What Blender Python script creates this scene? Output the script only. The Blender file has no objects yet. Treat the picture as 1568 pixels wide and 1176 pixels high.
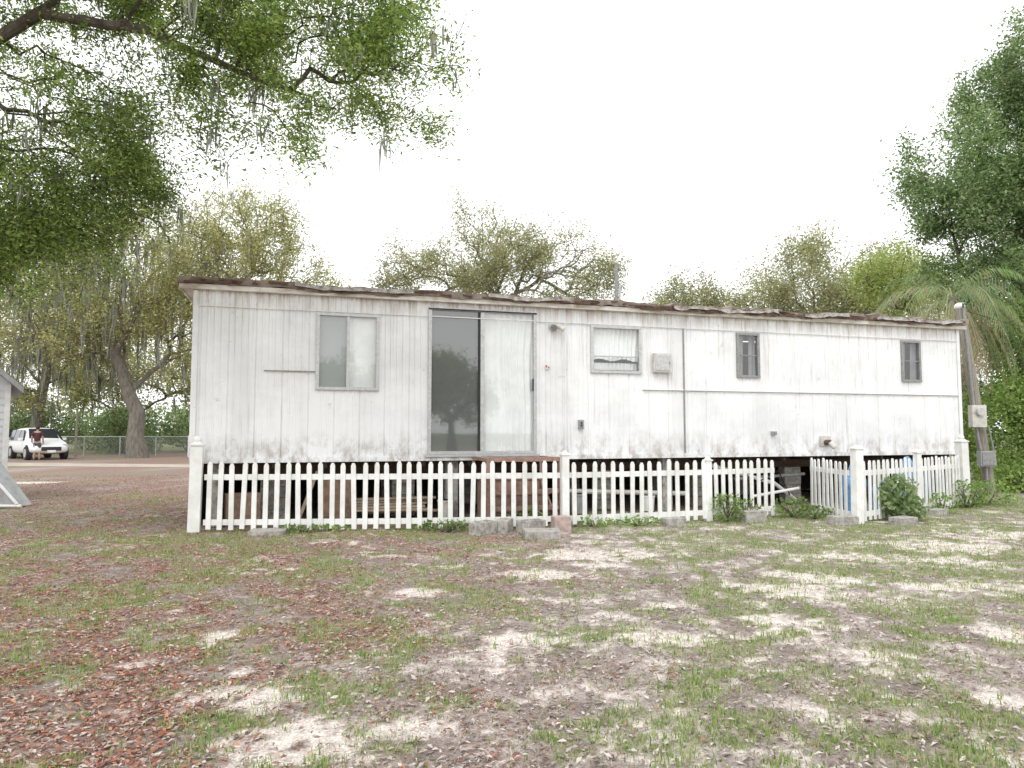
import bpy, bmesh, math, random
import numpy as np
from mathutils import Vector, Matrix
random.seed(7); R=np.random.default_rng(11)
sc=bpy.context.scene
# ------------------------------------------------------------ helpers
def link(o,parent=None):
    sc.collection.objects.link(o)
    if parent is not None: o.parent=parent
    return o
def empty(name,loc=(0,0,0),rz=0,parent=None):
    o=bpy.data.objects.new(name,None); o.location=loc; o.rotation_euler=(0,0,rz); o.empty_display_size=.3
    return link(o,parent)
def npmesh(name,V,Fc,mats,cols=None,midx=None,smooth=False,parent=None):
    V=np.asarray(V,dtype=np.float32); Fc=np.asarray(Fc,dtype=np.int32)
    k=Fc.shape[1]; me=bpy.data.meshes.new(name)
    me.vertices.add(len(V)); me.vertices.foreach_set("co",V.ravel())
    me.loops.add(Fc.size); me.loops.foreach_set("vertex_index",Fc.ravel())
    me.polygons.add(len(Fc)); me.polygons.foreach_set("loop_start",np.arange(len(Fc),dtype=np.int32)*k)
    if midx is not None: me.polygons.foreach_set("material_index",np.asarray(midx,dtype=np.int32))
    me.polygons.foreach_set("use_smooth",np.full(len(Fc),smooth,dtype=bool))
    for m in mats: me.materials.append(m)
    if cols is not None:
        c=np.ones((len(V),4),dtype=np.float32); c[:,:3]=cols
        a=me.color_attributes.new("Col",'FLOAT_COLOR','POINT'); a.data.foreach_set("color",c.ravel())
    me.update(calc_edges=True)
    return link(bpy.data.objects.new(name,me),parent)
def hsh(ix,iy,s):
    n=(ix.astype(np.int64)*374761393+iy.astype(np.int64)*668265263+s*982451653)&0x7fffffff
    n=((n^(n>>13))*1274126177)&0x7fffffff
    return ((n^(n>>16))&0xffff)/65535.0
def vn(x,y,s=0):
    ix=np.floor(x).astype(np.int64); iy=np.floor(y).astype(np.int64); fx=x-ix; fy=y-iy
    fx=fx*fx*(3-2*fx); fy=fy*fy*(3-2*fy)
    a=hsh(ix,iy,s); b=hsh(ix+1,iy,s); c=hsh(ix,iy+1,s); d=hsh(ix+1,iy+1,s)
    return (a*(1-fx)+b*fx)*(1-fy)+(c*(1-fx)+d*fx)*fy
def fbm(x,y,s=0,o=4):
    r=0;a=.5;t=0
    for i in range(o):
        r=r+a*vn(x,y,s+i*17); t+=a; x=x*2.03+3.1; y=y*2.03+1.7; a*=.5
    return r/t
def sst(a,b,x):
    t=np.clip((x-a)/(b-a),0,1); return t*t*(3-2*t)
class MB:
    def __init__(s): s.v=[];s.f=[];s.m=[];s.mats=[]
    def mi(s,mat):
        if mat not in s.mats: s.mats.append(mat)
        return s.mats.index(mat)
    def add(s,vs,fs,mat):
        b=len(s.v); s.v+= [tuple(v) for v in vs]; i=s.mi(mat)
        for f in fs: s.f.append([b+j for j in f]); s.m.append(i)
    def box(s,c,sz,mat,rot=None,taper=1.0):
        hx,hy,hz=[q/2 for q in sz]; vs=[]
        for z,t in((-hz,1),(hz,taper)):
            for x,y in((-hx,-hy),(hx,-hy),(hx,hy),(-hx,hy)): vs.append(Vector((x*t,y*t,z)))
        if rot is not None: vs=[rot@v for v in vs]
        vs=[v+Vector(c) for v in vs]
        s.add(vs,[(3,2,1,0),(4,5,6,7),(0,1,5,4),(1,2,6,5),(2,3,7,6),(3,0,4,7)],mat)
    def b2(s,x0,x1,y0,y1,z0,z1,mat): s.box(((x0+x1)/2,(y0+y1)/2,(z0+z1)/2),(x1-x0,y1-y0,z1-z0),mat)
    def cyl(s,p0,p1,r0,r1,mat,n=12,caps=True):
        p0=Vector(p0);p1=Vector(p1);d=(p1-p0).normalized()
        a=d.orthogonal().normalized(); b=d.cross(a); vs=[]
        for p,r in((p0,r0),(p1,r1)):
            for i in range(n):
                t=2*math.pi*i/n; vs.append(p+a*math.cos(t)*r+b*math.sin(t)*r)
        fs=[(i,(i+1)%n,n+(i+1)%n,n+i) for i in range(n)]
        if caps: fs+=[tuple(range(n-1,-1,-1)),tuple(range(n,2*n))]
        s.add(vs,fs,mat)
    def sph(s,c,r,mat,n=12,m=8,sc3=(1,1,1)):
        vs=[];fs=[]
        for j in range(m+1):
            ph=math.pi*j/m
            for i in range(n):
                t=2*math.pi*i/n
                vs.append((c[0]+r*sc3[0]*math.sin(ph)*math.cos(t),c[1]+r*sc3[1]*math.sin(ph)*math.sin(t),c[2]+r*sc3[2]*math.cos(ph)))
        for j in range(m):
            for i in range(n): fs.append((j*n+i,(j+1)*n+i,(j+1)*n+(i+1)%n,j*n+(i+1)%n))
        s.add(vs,fs,mat)
    def tube(s,pts,r,mat,n=8):
        for a,b in zip(pts[:-1],pts[1:]): s.cyl(a,b,r,r,mat,n)
    def make(s,name,parent=None,bevel=0,smooth=False):
        me=bpy.data.meshes.new(name); me.from_pydata(s.v,[],s.f)
        for m in s.mats: me.materials.append(m)
        me.polygons.foreach_set("material_index",s.m); me.update()
        o=link(bpy.data.objects.new(name,me),parent)
        if bevel:
            b=o.modifiers.new("bev",'BEVEL'); b.width=bevel; b.segments=2; b.limit_method='ANGLE'
        if smooth:
            for p in me.polygons: p.use_smooth=True
        return o
# ------------------------------------------------------------ materials
def nmat(name):
    m=bpy.data.materials.new(name); m.use_nodes=True; nt=m.node_tree
    return m,nt,nt.nodes["Principled BSDF"]
def mat(name,col,rough=.7,metal=0,var=.25,scale=8,bump=.15,stretch=(1,1,1),dirt=None,spec=.5):
    m,nt,p=nmat(name); N=nt.nodes;L=nt.links
    tc=N.new("ShaderNodeTexCoord"); mp=N.new("ShaderNodeMapping"); mp.inputs["Scale"].default_value=stretch
    L.new(tc.outputs["Object"],mp.inputs[0])
    no=N.new("ShaderNodeTexNoise"); no.inputs["Scale"].default_value=scale; no.inputs["Detail"].default_value=6; no.inputs["Roughness"].default_value=.65
    L.new(mp.outputs[0],no.inputs["Vector"])
    mx=N.new("ShaderNodeMixRGB"); dc=dirt or tuple(c*(1-var) for c in col)
    up=tuple(min(1,c*(1+var*.4)) for c in col)
    mx.inputs[1].default_value=(*dc,1); mx.inputs[2].default_value=(*up,1)
    rp=N.new("ShaderNodeMapRange"); rp.inputs[1].default_value=.32; rp.inputs[2].default_value=.62
    L.new(no.outputs[0],rp.inputs[0]); L.new(rp.outputs[0],mx.inputs[0]); L.new(mx.outputs[0],p.inputs["Base Color"])
    p.inputs["Roughness"].default_value=rough; p.inputs["Metallic"].default_value=metal
    p.inputs["Specular IOR Level"].default_value=spec
    if bump:
        b=N.new("ShaderNodeBump"); b.inputs["Strength"].default_value=bump; b.inputs["Distance"].default_value=.01
        L.new(no.outputs[0],b.inputs["Height"]); L.new(b.outputs[0],p.inputs["Normal"])
    return m
def leafmat(name,trans=.4):
    m=bpy.data.materials.new(name); m.use_nodes=True; nt=m.node_tree; N=nt.nodes;L=nt.links; N.clear()
    o=N.new("ShaderNodeOutputMaterial"); a=N.new("ShaderNodeVertexColor"); a.layer_name="Col"
    d=N.new("ShaderNodeBsdfDiffuse")
    t=N.new("ShaderNodeBsdfTranslucent"); mx=N.new("ShaderNodeMixShader"); mx.inputs[0].default_value=trans
    L.new(a.outputs[0],d.inputs[0]); L.new(a.outputs[0],t.inputs[0])
    L.new(d.outputs[0],mx.inputs[1]); L.new(t.outputs[0],mx.inputs[2]); L.new(mx.outputs[0],o.inputs[0])
    return m
M_leaf=leafmat("leaf",.5); M_litter=leafmat("dry_leaf",.1); M_moss=leafmat("moss",.3)
M_bark=mat("bark",(.12,.10,.085),.95,scale=5,var=.5,bump=.8,stretch=(2,2,.6),spec=.2)
M_barkp=mat("bark_pale",(.21,.19,.165),.95,scale=4,var=.45,bump=.6,stretch=(2,2,.6),spec=.2)
M_vinyl=mat("white_vinyl",(.83,.83,.82),.45,var=.12,scale=3,bump=.03,dirt=(.66,.66,.63))
M_alu=mat("aluminium",(.55,.55,.55),.4,metal=.5,var=.2,scale=20,bump=.05)
M_alud=mat("aluminium_dull",(.30,.30,.30),.5,metal=.3,var=.3,scale=20,bump=.05)
M_rust=mat("rusty_metal",(.12,.07,.05),.8,var=.5,scale=30,bump=.3)
M_rail=mat("rusty_brown_rail",(.33,.21,.165),.85,var=.35,scale=20,bump=.3)
M_conc=mat("concrete",(.38,.36,.33),.95,var=.5,scale=14,bump=.5)
M_pink=mat("paver",(.42,.33,.30),.95,var=.35,scale=14,bump=.4)
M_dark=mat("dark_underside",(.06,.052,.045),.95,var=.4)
M_wood=mat("weathered_wood",(.30,.27,.23),.9,var=.4,scale=10,bump=.4,stretch=(5,5,.5))
M_step=mat("stained_step_wood",(.30,.20,.15),.9,var=.4,scale=8,bump=.4)
M_lum=mat("lumber",(.40,.32,.24),.9,var=.35,scale=10,bump=.3)
M_grey=mat("grey_box",(.33,.34,.34),.5,var=.25,scale=6,bump=.08)
M_beige=mat("beige_metal",(.60,.58,.53),.5,var=.3,scale=7,bump=.08)
M_black=mat("black_rubber",(.03,.03,.03),.7,var=.3)
M_red=mat("red_plastic",(.45,.06,.05),.5,var=.1)
M_blue=mat("blue_tarp",(.14,.30,.55),.6,var=.4,scale=6,bump=.5)
M_lin=mat("interior_lining",(.33,.28,.22),.9,var=.2)
M_shed=mat("white_siding",(.60,.62,.64),.6,var=.1,scale=3,bump=.03)
M_shroof=mat("shed_trim",(.72,.72,.71),.6,var=.15)
def wallmat():
    m,nt,p=nmat("painted_aluminium_siding"); N=nt.nodes;L=nt.links
    tc=N.new("ShaderNodeTexCoord")
    def noise(scale,st,detail=6,rough=.6):
        mp=N.new("ShaderNodeMapping"); mp.inputs["Scale"].default_value=st; L.new(tc.outputs["Object"],mp.inputs[0])
        n=N.new("ShaderNodeTexNoise"); n.inputs["Scale"].default_value=scale; n.inputs["Detail"].default_value=detail; n.inputs["Roughness"].default_value=rough
        L.new(mp.outputs[0],n.inputs["Vector"]); return n.outputs[0]
    def mr(src,a,b,c=0,d=1):
        r=N.new("ShaderNodeMapRange"); r.inputs[1].default_value=a; r.inputs[2].default_value=b; r.inputs[3].default_value=c; r.inputs[4].default_value=d
        L.new(src,r.inputs[0]); return r.outputs[0]
    def mul(a,b,op='MULTIPLY'):
        x=N.new("ShaderNodeMath"); x.operation=op
        for i,q in enumerate((a,b)):
            if isinstance(q,(int,float)): x.inputs[i].default_value=q
            else: L.new(q,x.inputs[i])
        return x.outputs[0]
    def mix(f,c1,c2):
        x=N.new("ShaderNodeMixRGB")
        L.new(f,x.inputs[0])
        for i,q in ((1,c1),(2,c2)):
            if isinstance(q,tuple): x.inputs[i].default_value=(*q,1)
            else: L.new(q,x.inputs[i])
        return x.outputs[0]
    sep=N.new("ShaderNodeSeparateXYZ"); L.new(tc.outputs["Object"],sep.inputs[0])
    blot=noise(.8,(1,1,1.3),7,.65)
    c=mix(mr(blot,.45,.70),(.85,.855,.865),(.70,.705,.715))
    panel=noise(1.0,(2.2,1,.05),1,.4); c=mix(mr(panel,.5,.7,0,.4),c,(.70,.70,.70))
    locm=mr(noise(.7,(1,1,1),3,.5),.44,.58)
    st=mul(mr(noise(1.0,(14,1,.5),4,.7),.54,.68),locm); c=mix(mul(st,.6),c,(.50,.49,.47))
    low=mul(mr(sep.outputs[2],1.55,1.04),mr(noise(2.5,(2,1,1.2),7,.7),.46,.62)); c=mix(mul(low,.8),c,(.36,.31,.26))
    hi=mul(mr(sep.outputs[2],3.40,3.75),mr(noise(1.5,(4,1,.6),6,.75),.44,.58)); c=mix(mul(hi,.8),c,(.36,.26,.18))
    rs=mul(mul(mr(noise(1.3,(9,1,.4),5,.7),.58,.67),mr(sep.outputs[2],2.3,3.7)),mr(sep.outputs[0],5,9,.3,.9)); c=mix(rs,c,(.42,.31,.22))
    c=mix(mul(mr(noise(4,(1,1,1.6),9,.8),.60,.66),.65),c,(.42,.41,.39))
    L.new(c,p.inputs["Base Color"]); p.inputs["Roughness"].default_value=.40; p.inputs["Specular IOR Level"].default_value=.5
    b=N.new("ShaderNodeBump"); b.inputs["Strength"].default_value=.35; b.inputs["Distance"].default_value=.02
    L.new(noise(2.4,(2,1,.9),2),b.inputs["Height"]); L.new(b.outputs[0],p.inputs["Normal"])
    return m
M_wall=wallmat()
M_eave=mat("eave_trim",(.72,.70,.66),.6,var=.3,scale=3,bump=.1,stretch=(1,1,3),dirt=(.42,.34,.26))
M_roofm=mat("roof_edge_metal",(.25,.205,.17),.7,var=.5,scale=5,bump=.4,dirt=(.09,.055,.04))
M_silver=mat("silver_flashing",(.38,.37,.35),.55,metal=.3,var=.6,scale=9,bump=.5,dirt=(.14,.09,.065))
def glassmat(name,refl,tint=(.96,.97,.97)):
    m=bpy.data.materials.new(name); m.use_nodes=True; nt=m.node_tree; N=nt.nodes;L=nt.links; N.clear()
    o=N.new("ShaderNodeOutputMaterial"); t=N.new("ShaderNodeBsdfTransparent"); t.inputs[0].default_value=(*tint,1)
    g=N.new("ShaderNodeBsdfGlossy"); g.inputs["Roughness"].default_value=.03; g.inputs[0].default_value=(.95,.95,.95,1)
    no=N.new("ShaderNodeTexNoise"); no.inputs["Scale"].default_value=1.5; b=N.new("ShaderNodeBump"); b.inputs["Strength"].default_value=.06; b.inputs["Distance"].default_value=.02
    L.new(no.outputs[0],b.inputs["Height"]); L.new(b.outputs[0],g.inputs["Normal"])
    mx=N.new("ShaderNodeMixShader"); mx.inputs[0].default_value=refl
    L.new(t.outputs[0],mx.inputs[1]); L.new(g.outputs[0],mx.inputs[2]); L.new(mx.outputs[0],o.inputs[0]); return m
M_glass=glassmat("window_glass",.12)
M_glass2=glassmat("door_glass",.14)
M_screen=mat("insect_screen",(.15,.155,.155),.8,var=.08,scale=1,bump=0)
M_screenl=mat("pale_screen",(.40,.42,.42),.8,var=.08,scale=1,bump=0)
M_cloth=mat("white_curtain",(.88,.89,.88),.9,var=.08,scale=4,bump=.1)
M_clothg=mat("grey_curtain",(.25,.25,.25),.9,var=.2,scale=4,bump=.1)
# ------------------------------------------------------------ camera / world / sun
cam=bpy.data.cameras.new("camera"); co=link(bpy.data.objects.new("camera",cam)); co.location=(0,0,1.5)
co.rotation_euler=(math.radians(90+3.79),0,0); cam.sensor_width=36; cam.lens=1087/1568*36; cam.clip_end=2000; sc.camera=co
w=bpy.data.worlds.new("World"); sc.world=w; w.use_nodes=True; nt=w.node_tree; N=nt.nodes; L=nt.links; bg=N["Background"]
sk=N.new("ShaderNodeTexSky"); sk.sky_type='NISHITA'; sk.sun_disc=False; sk.sun_elevation=math.radians(52); sk.sun_rotation=math.radians(200)
hs=N.new("ShaderNodeHueSaturation"); hs.inputs["Saturation"].default_value=.15; L.new(sk.outputs[0],hs.inputs["Color"])
mx=N.new("ShaderNodeMixRGB"); mx.inputs[0].default_value=.9; mx.inputs[2].default_value=(11.2,11.3,11.45,1); L.new(hs.outputs[0],mx.inputs[1])
L.new(mx.outputs[0],bg.inputs[0]); bg.inputs[1].default_value=.15
sl=bpy.data.lights.new("sun",'SUN'); so=link(bpy.data.objects.new("sun",sl)); sl.energy=1.5; sl.angle=math.radians(30); sl.color=(1,.985,.96)
el=math.radians(52); az=math.radians(200)
sd=Vector((math.sin(az)*math.cos(el),math.cos(az)*math.cos(el),math.sin(el))); so.rotation_euler=sd.to_track_quat('Z','Y').to_euler(); so.location=(0,-10,20)
sc.view_settings.view_transform='Standard'; sc.view_settings.look='None'; sc.view_settings.exposure=0
# ------------------------------------------------------------ ground
def axis(a,b,st,lo,hi):
    c=list(np.arange(a,b+st/2,st)); s=st; x=b
    while x<hi: s*=1.16; x+=s; c.append(x)
    s=st; x=a; l=[]
    while x>lo: s*=1.16; x-=s; l.append(x)
    return np.array(l[::-1]+c)
PATCH=[(-2.21,5.3,.22,.25,1),(-1.81,4.59,.17,.15,.9),(-1.53,4.14,.36,.2,1),(-1.03,3.66,.32,.3,1.1),(-.4,3.74,.2,.15,1),(-1.48,3.62,.13,.2,.9),(0,5.22,.35,.25,.95),
(.38,7.54,.55,.4,.95),(.92,8.72,.7,.45,.95),(-.76,6.77,.22,.2,.8),(2.67,6.92,.55,.5,.95),(2.1,5.74,.4,.3,.95),(1.36,5.3,.5,.18,.9),(1.9,5.3,.3,.2,1),(5.7,9.45,1.1,.45,.9),
(2.7,4.05,.18,.15,.9),(3.1,7.37,.5,.3,.9),(-2.6,4.25,.14,.1,.9),(-1.53,8.7,.35,.15,.8),(-.67,5.95,.14,.1,.8),(2.5,4.9,.22,.1,.7),(3.67,5.38,.3,.2,.8),(-2.44,4.65,.3,.15,.7),(1.08,4.7,.18,.1,.8),
(4.4,7.0,.6,.3,.75),(3.9,8.6,.6,.3,.7),(-1.2,3.1,.4,.2,.7),(5.2,8.2,.5,.3,.8),(7,10.5,1,.4,.7),(.2,6.5,.3,.15,.75),(1.3,6.3,.3,.15,.7),(1.0,8.1,.5,.2,.8),(-.1,8.1,.3,.15,.7)]
def masks(x,y):
    n1=fbm(x*1.1,y*1.1,3); n2=fbm(x*3.3,y*3.3,9); n3=fbm(x*9,y*9,21,3)
    s=np.zeros_like(x)
    wx=x+(n2-.5)*.6; wy=y+(n1-.5)*.4+(n3-.5)*.18
    for (cx,cy,rx,ry,k) in PATCH:
        s=np.maximum(s,k*np.exp(-(((wx-cx)/(rx*.95))**2+((wy-cy)/(ry*.95))**2)))
    right=sst(-1.5,4,x); nf=fbm(x*22,y*22,55,3)
    sand=s*1.1+(n2-.5)*1.2+(n3-.5)*1.4+(nf-.5)*1.2+right*.20+sst(.5,.68,n1)*.28-.48
    sand=sst(.0,.36,sand)*np.where((y<13.5),1,0)
    red=1-sst(-2.6,1.4,x+(n1-.5)*4-(y-5)*.08)
    red=np.maximum(red,sst(15,18,y)*(1-sst(-4,2,x))*.9)
    gr=fbm(x*.9+7,y*.9,33)*.38+fbm(x*4,y*4,41,3)*.62
    gbias=.105*sst(0,3.5,x)+.03*sst(4,1,np.abs(y-9.2))+.015
    fenceline=np.exp(-((y-(10.1+.26*np.maximum(x+4.5,0)))/.75)**2)*(x>-6.5)*(x<12)
    grass=sst(.51,.64,gr+gbias+fenceline*.17)
    grass=np.maximum(grass,sst(12,16,x)*.8)
    grass=grass*(1-sand*.7)
    return sand,red,grass,n1,n2,n3
xs=axis(-7.5,8.5,.04,-500,500); ys=axis(2.2,12,.036,-300,700)
X,Y=np.meshgrid(xs,ys); x=X.ravel(); y=Y.ravel()
sand,red,grass,n1,n2,n3=masks(x,y)
def mixc(a,b,t): return a*(1-t[:,None])+b*t[:,None]
base=mixc(np.tile([.29,.24,.215],(len(x),1)),np.array([.46,.40,.37]),sst(.35,.7,n2))
base=mixc(base,np.array([.55,.48,.45]),sst(.45,.7,n3)*.5)
col=mixc(base,np.array([.29,.165,.13]),red*sst(.3,.6,n2)*.75)
col=mixc(col,np.array([.29,.31,.15]),grass*.55)
col=mixc(col,np.array([.76,.68,.62]),sand)
far=sst(44,58,y)+sst(25,45,np.abs(x)-y*.3); far=np.clip(far,0,1)
col=mixc(col,np.array([.14,.17,.07]),far*.8)
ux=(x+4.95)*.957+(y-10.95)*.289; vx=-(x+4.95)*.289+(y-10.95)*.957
un=((ux>0)&(ux<15.4)&(vx>.1)&(vx<3.7)).astype(float); col=mixc(col,np.array([.24,.19,.15]),un)  # soil darkened under the home, its shade put into the colour
z=(n1-.5)*.05+(n2-.5)*.03+(n3-.5)*.012-.01*sand; z=z*(1-sst(13,20,np.hypot(x,y-7)))
nx,ny=len(xs),len(ys); I=np.arange(nx*ny).reshape(ny,nx)
Fq=np.stack([I[:-1,:-1],I[:-1,1:],I[1:,1:],I[1:,:-1]],-1).reshape(-1,4)
m,nt,p=nmat("yard_soil"); N=nt.nodes;L=nt.links
vc=N.new("ShaderNodeVertexColor"); vc.layer_name="Col"; tc=N.new("ShaderNodeTexCoord")
def nz(s,d=5,r=.7):
    n=N.new("ShaderNodeTexNoise"); n.inputs["Scale"].default_value=s; n.inputs["Detail"].default_value=d; n.inputs["Roughness"].default_value=r; L.new(tc.outputs["Object"],n.inputs["Vector"]); return n.outputs[0]
a1=nz(14,8,.75); a2=nz(70,4,.7)
r1=N.new("ShaderNodeMapRange"); r1.inputs[1].default_value=.35; r1.inputs[2].default_value=.65; r1.inputs[3].default_value=.62; r1.inputs[4].default_value=1.22; L.new(a1,r1.inputs[0])
r2=N.new("ShaderNodeMapRange"); r2.inputs[1].default_value=.35; r2.inputs[2].default_value=.65; r2.inputs[3].default_value=.62; r2.inputs[4].default_value=1.28; L.new(a2,r2.inputs[0])
mm=N.new("ShaderNodeMath"); mm.operation='MULTIPLY'; L.new(r1.outputs[0],mm.inputs[0]); L.new(r2.outputs[0],mm.inputs[1])
vm=N.new("ShaderNodeVectorMath"); vm.operation='SCALE'; L.new(vc.outputs[0],vm.inputs[0]); L.new(mm.outputs[0],vm.inputs["Scale"]); L.new(vm.outputs[0],p.inputs["Base Color"])
p.inputs["Roughness"].default_value=1; p.inputs["Specular IOR Level"].default_value=.1
bb=N.new("ShaderNodeBump"); bb.inputs["Strength"].default_value=.6; bb.inputs["Distance"].default_value=.03; L.new(a2,bb.inputs["Height"]); L.new(bb.outputs[0],p.inputs["Normal"])
npmesh("ground",np.stack([x,y,z],1),Fq,[m],cols=col,smooth=True)
def gz(x,y):
    n1=fbm(x*1.1,y*1.1,3); n2=fbm(x*3.3,y*3.3,9); n3=fbm(x*9,y*9,21,3)
    return ((n1-.5)*.05+(n2-.5)*.03+(n3-.5)*.012)*(1-sst(13,20,np.hypot(x,y-7)))
def leafquads(C,A,Nn,Lh,Wh,bend=.0):
    A=A/np.linalg.norm(A,axis=1,keepdims=True); B=np.cross(Nn,A); B/=np.linalg.norm(B,axis=1,keepdims=True)+1e-9
    n2_=np.cross(A,B); Lh=np.broadcast_to(Lh,(len(C),))[:,None]; Wh=np.broadcast_to(Wh,(len(C),))[:,None]
    off=n2_*Lh*bend
    V=np.stack([C-A*Lh,C+B*Wh-A*Lh*.15+off,C+A*Lh,C-B*Wh-A*Lh*.15+off],1).reshape(-1,3)
    return V,np.arange(len(C)*4).reshape(-1,4)
def pickcol(n,pal,wts,jit=.2,r=R):
    pal=np.array(pal); i=r.choice(len(pal),n,p=np.array(wts)/sum(wts)); c=pal[i]*(1+(r.random((n,1))-.5)*2*jit); return c
def underhome(xx,yy):
    u_=(xx+4.95)*.957+(yy-10.95)*.289; v_=-(xx+4.95)*.289+(yy-10.95)*.957
    return (u_>-.1)&(u_<15.6)&(v_>.15)&(v_<4)
n=360000
yy=2.3+22*R.random(n)**1.6; xx=(R.random(n)*2-1)*(yy*.80+1.0)
s_,r_,g_,m1,m2,m3=masks(xx,yy)
keep=R.random(n)<(.18+.72*r_*sst(.25,.6,m2)+.28*sst(.5,.65,m3))*(1-s_*.74)*(1-g_*.4)
keep&=~underhome(xx,yy)
xx=xx[keep];yy=yy[keep];rr=r_[keep]; k=len(xx)
C=np.stack([xx,yy,gz(xx,yy)+.006+.010*R.random(k)],1)
an=R.random(k)*6.283; A=np.stack([np.cos(an),np.sin(an),(R.random(k)-.5)*.7],1); Nn=np.stack([(R.random(k)-.5)*.9,(R.random(k)-.5)*.9,np.ones(k)],1)
redc=pickcol(k,[(.38,.16,.10),(.28,.13,.09),(.46,.23,.15),(.23,.13,.105),(.42,.31,.25),(.52,.44,.39)],[2.3,2.8,2.2,2.3,2.8,2.0])
tanc=pickcol(k,[(.40,.335,.295),(.29,.23,.20),(.54,.48,.44),(.33,.20,.15),(.21,.165,.145)],[3,2,3,1.2,1.3])
cc=np.where((R.random(k)<rr*.82)[:,None],redc,tanc); sz=.009+.018*R.random(k)**1.4
V,Fq=leafquads(C,A,Nn,sz,sz*.42,(R.random(k)[:,None]-.2)*.5)
npmesh("leaf_litter",V,Fq,[M_litter],cols=np.repeat(cc,4,0))
def blades(name,xx,yy,nb,hmin,hmax,pal,wts,spread,wd=.0028,lean=.7):
    k=len(xx)*nb; X0=np.repeat(xx,nb)+R.normal(0,spread,k); Y0=np.repeat(yy,nb)+R.normal(0,spread,k)
    h=hmin+(hmax-hmin)*R.random(k); h*=np.repeat(.5+.9*R.random(len(xx)),nb); an=R.random(k)*6.283; l=h*lean*R.random(k)
    b=np.stack([X0,Y0,gz(X0,Y0)-.003],1); t=b+np.stack([np.cos(an)*l,np.sin(an)*l,h],1); mid=(b+t)/2+np.stack([-np.cos(an)*l*.15,-np.sin(an)*l*.15,h*.08],1)
    sd_=np.stack([-np.sin(an),np.cos(an),0*an],1)*wd*(.7+.8*R.random(k))[:,None]
    V=np.stack([b-sd_,b+sd_,mid+sd_*.9,mid-sd_*.9,t+sd_*.15,t-sd_*.15],1).reshape(-1,3); q=np.arange(k)[:,None]*6
    Fq=np.concatenate([q+np.array([0,1,2,3]),q+np.array([3,2,4,5])],0)
    c=np.repeat(pickcol(k,pal,wts),6,0)
    return npmesh(name,V,Fq,[M_leaf],cols=c)
n=105000
yy=2.3+15*R.random(n)**1.3; xx=(R.random(n)*2-1)*(yy*.78+1); s_,r_,g_,_,_,_=masks(xx,yy)
ok=~underhome(xx,yy)
kp=(R.random(n)<g_*.46+.03)&ok
blades("grass",xx[kp],yy[kp],6,.012,.045,[(.22,.36,.09),(.31,.42,.13),(.46,.47,.24),(.15,.24,.07)],[3,3,3,1],.03)
kp=(R.random(n)<(.15*(1-s_*.9)*(1-r_*.5)))&ok
blades("dry_grass",xx[kp],yy[kp],7,.006,.028,[(.50,.44,.37),(.38,.33,.28),(.58,.52,.45),(.28,.25,.19)],[3,3,2,2],.05,.0025,2.4)
# ------------------------------------------------------------ mobile home
A_=math.radians(16.8); MH=empty("mobile_home",(-4.95,10.95,0),A_)
Z0,Z1,LEN,DEP=1.05,3.76,15.32,3.6
holes=[(1.86,2.84,2.18,3.42),(3.70,5.60,1.12,3.60),(6.68,7.66,2.57,3.42),(9.75,10.23,2.55,3.40),(13.76,14.24,2.55,3.40)]
prof_={}
u=.11; q_=0
while u<LEN-.06:
    c_=round(u,4)
    if q_%4==0: pts=[(-.012,0),(-.004,.015),(.004,.015),(.012,0)]
    else: pts=[(-.020,0),(-.008,-.011),(.008,-.011),(.020,0)]
    if not any(abs(c_-h[0])<.04 or abs(c_-h[1])<.04 for h in holes):
        for a,dv in pts: prof_[round(c_+a,4)]=dv
    u+=.1016; q_+=1
for e_ in [0,LEN]+[h[0] for h in holes]+[h[1] for h in holes]: prof_.setdefault(round(e_,4),0)
us=np.array(sorted(prof_)); dvs=np.array([prof_[k_] for k_ in sorted(prof_)]); zs=set(np.round(np.linspace(Z0,Z1,19),3))
for h in holes: zs|={h[2],h[3]}
zs=np.array(sorted(zs))
U,Zz=np.meshgrid(us,zs); Vv=(fbm(U*2.2,Zz*1.6,5)-.5)*.018+dvs[None,:]
I=np.arange(U.size).reshape(U.shape); Fs=[]
for j in range(len(zs)-1):
    for i in range(len(us)-1):
        cu=(us[i]+us[i+1])/2; cz=(zs[j]+zs[j+1])/2
        if any(h[0]<cu<h[1] and h[2]<cz<h[3] for h in holes): continue
        Fs.append((I[j,i],I[j,i+1],I[j+1,i+1],I[j+1,i]))
npmesh("front_wall",np.stack([U.ravel(),Vv.ravel(),Zz.ravel()],1),Fs,[M_wall],parent=MH)
b=MB()
b.b2(-.0,.04,.024,DEP,Z0,Z1,M_wall); b.b2(LEN-.04,LEN,.024,DEP,Z0,Z1,M_wall); b.b2(0.05,LEN-.05,DEP-.04,DEP-.002,Z0,Z1,M_wall)
b.make("end_and_rear_walls",MH)
b=MB(); b.b2(.05,LEN-.05,.03,DEP-.05,Z0-.02,Z0+.06,M_lin); 
for uu in (3.3,6.2,9.2,13): b.b2(uu,uu+.06,.06,DEP-.05,Z0+.07,Z1-.05,M_lin)
b.make("floor_and_partitions",MH)
def sag(uu): return .016*math.sin(uu*2.1)+.012*math.sin(uu*5.3+1)-.030*math.exp(-((uu-9.6)/1.1)**2)-.02*math.exp(-((uu-3.0)/1.2)**2)
ru=np.linspace(-.23,LEN+.17,170); prof=[(-.13,3.785),(-.13,3.870),(.1,3.89),(.9,3.97),(1.8,4.01),(2.7,3.97),(3.6,3.88),(3.72,3.86),(3.72,3.80)]
V=[];Fs=[]
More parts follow.
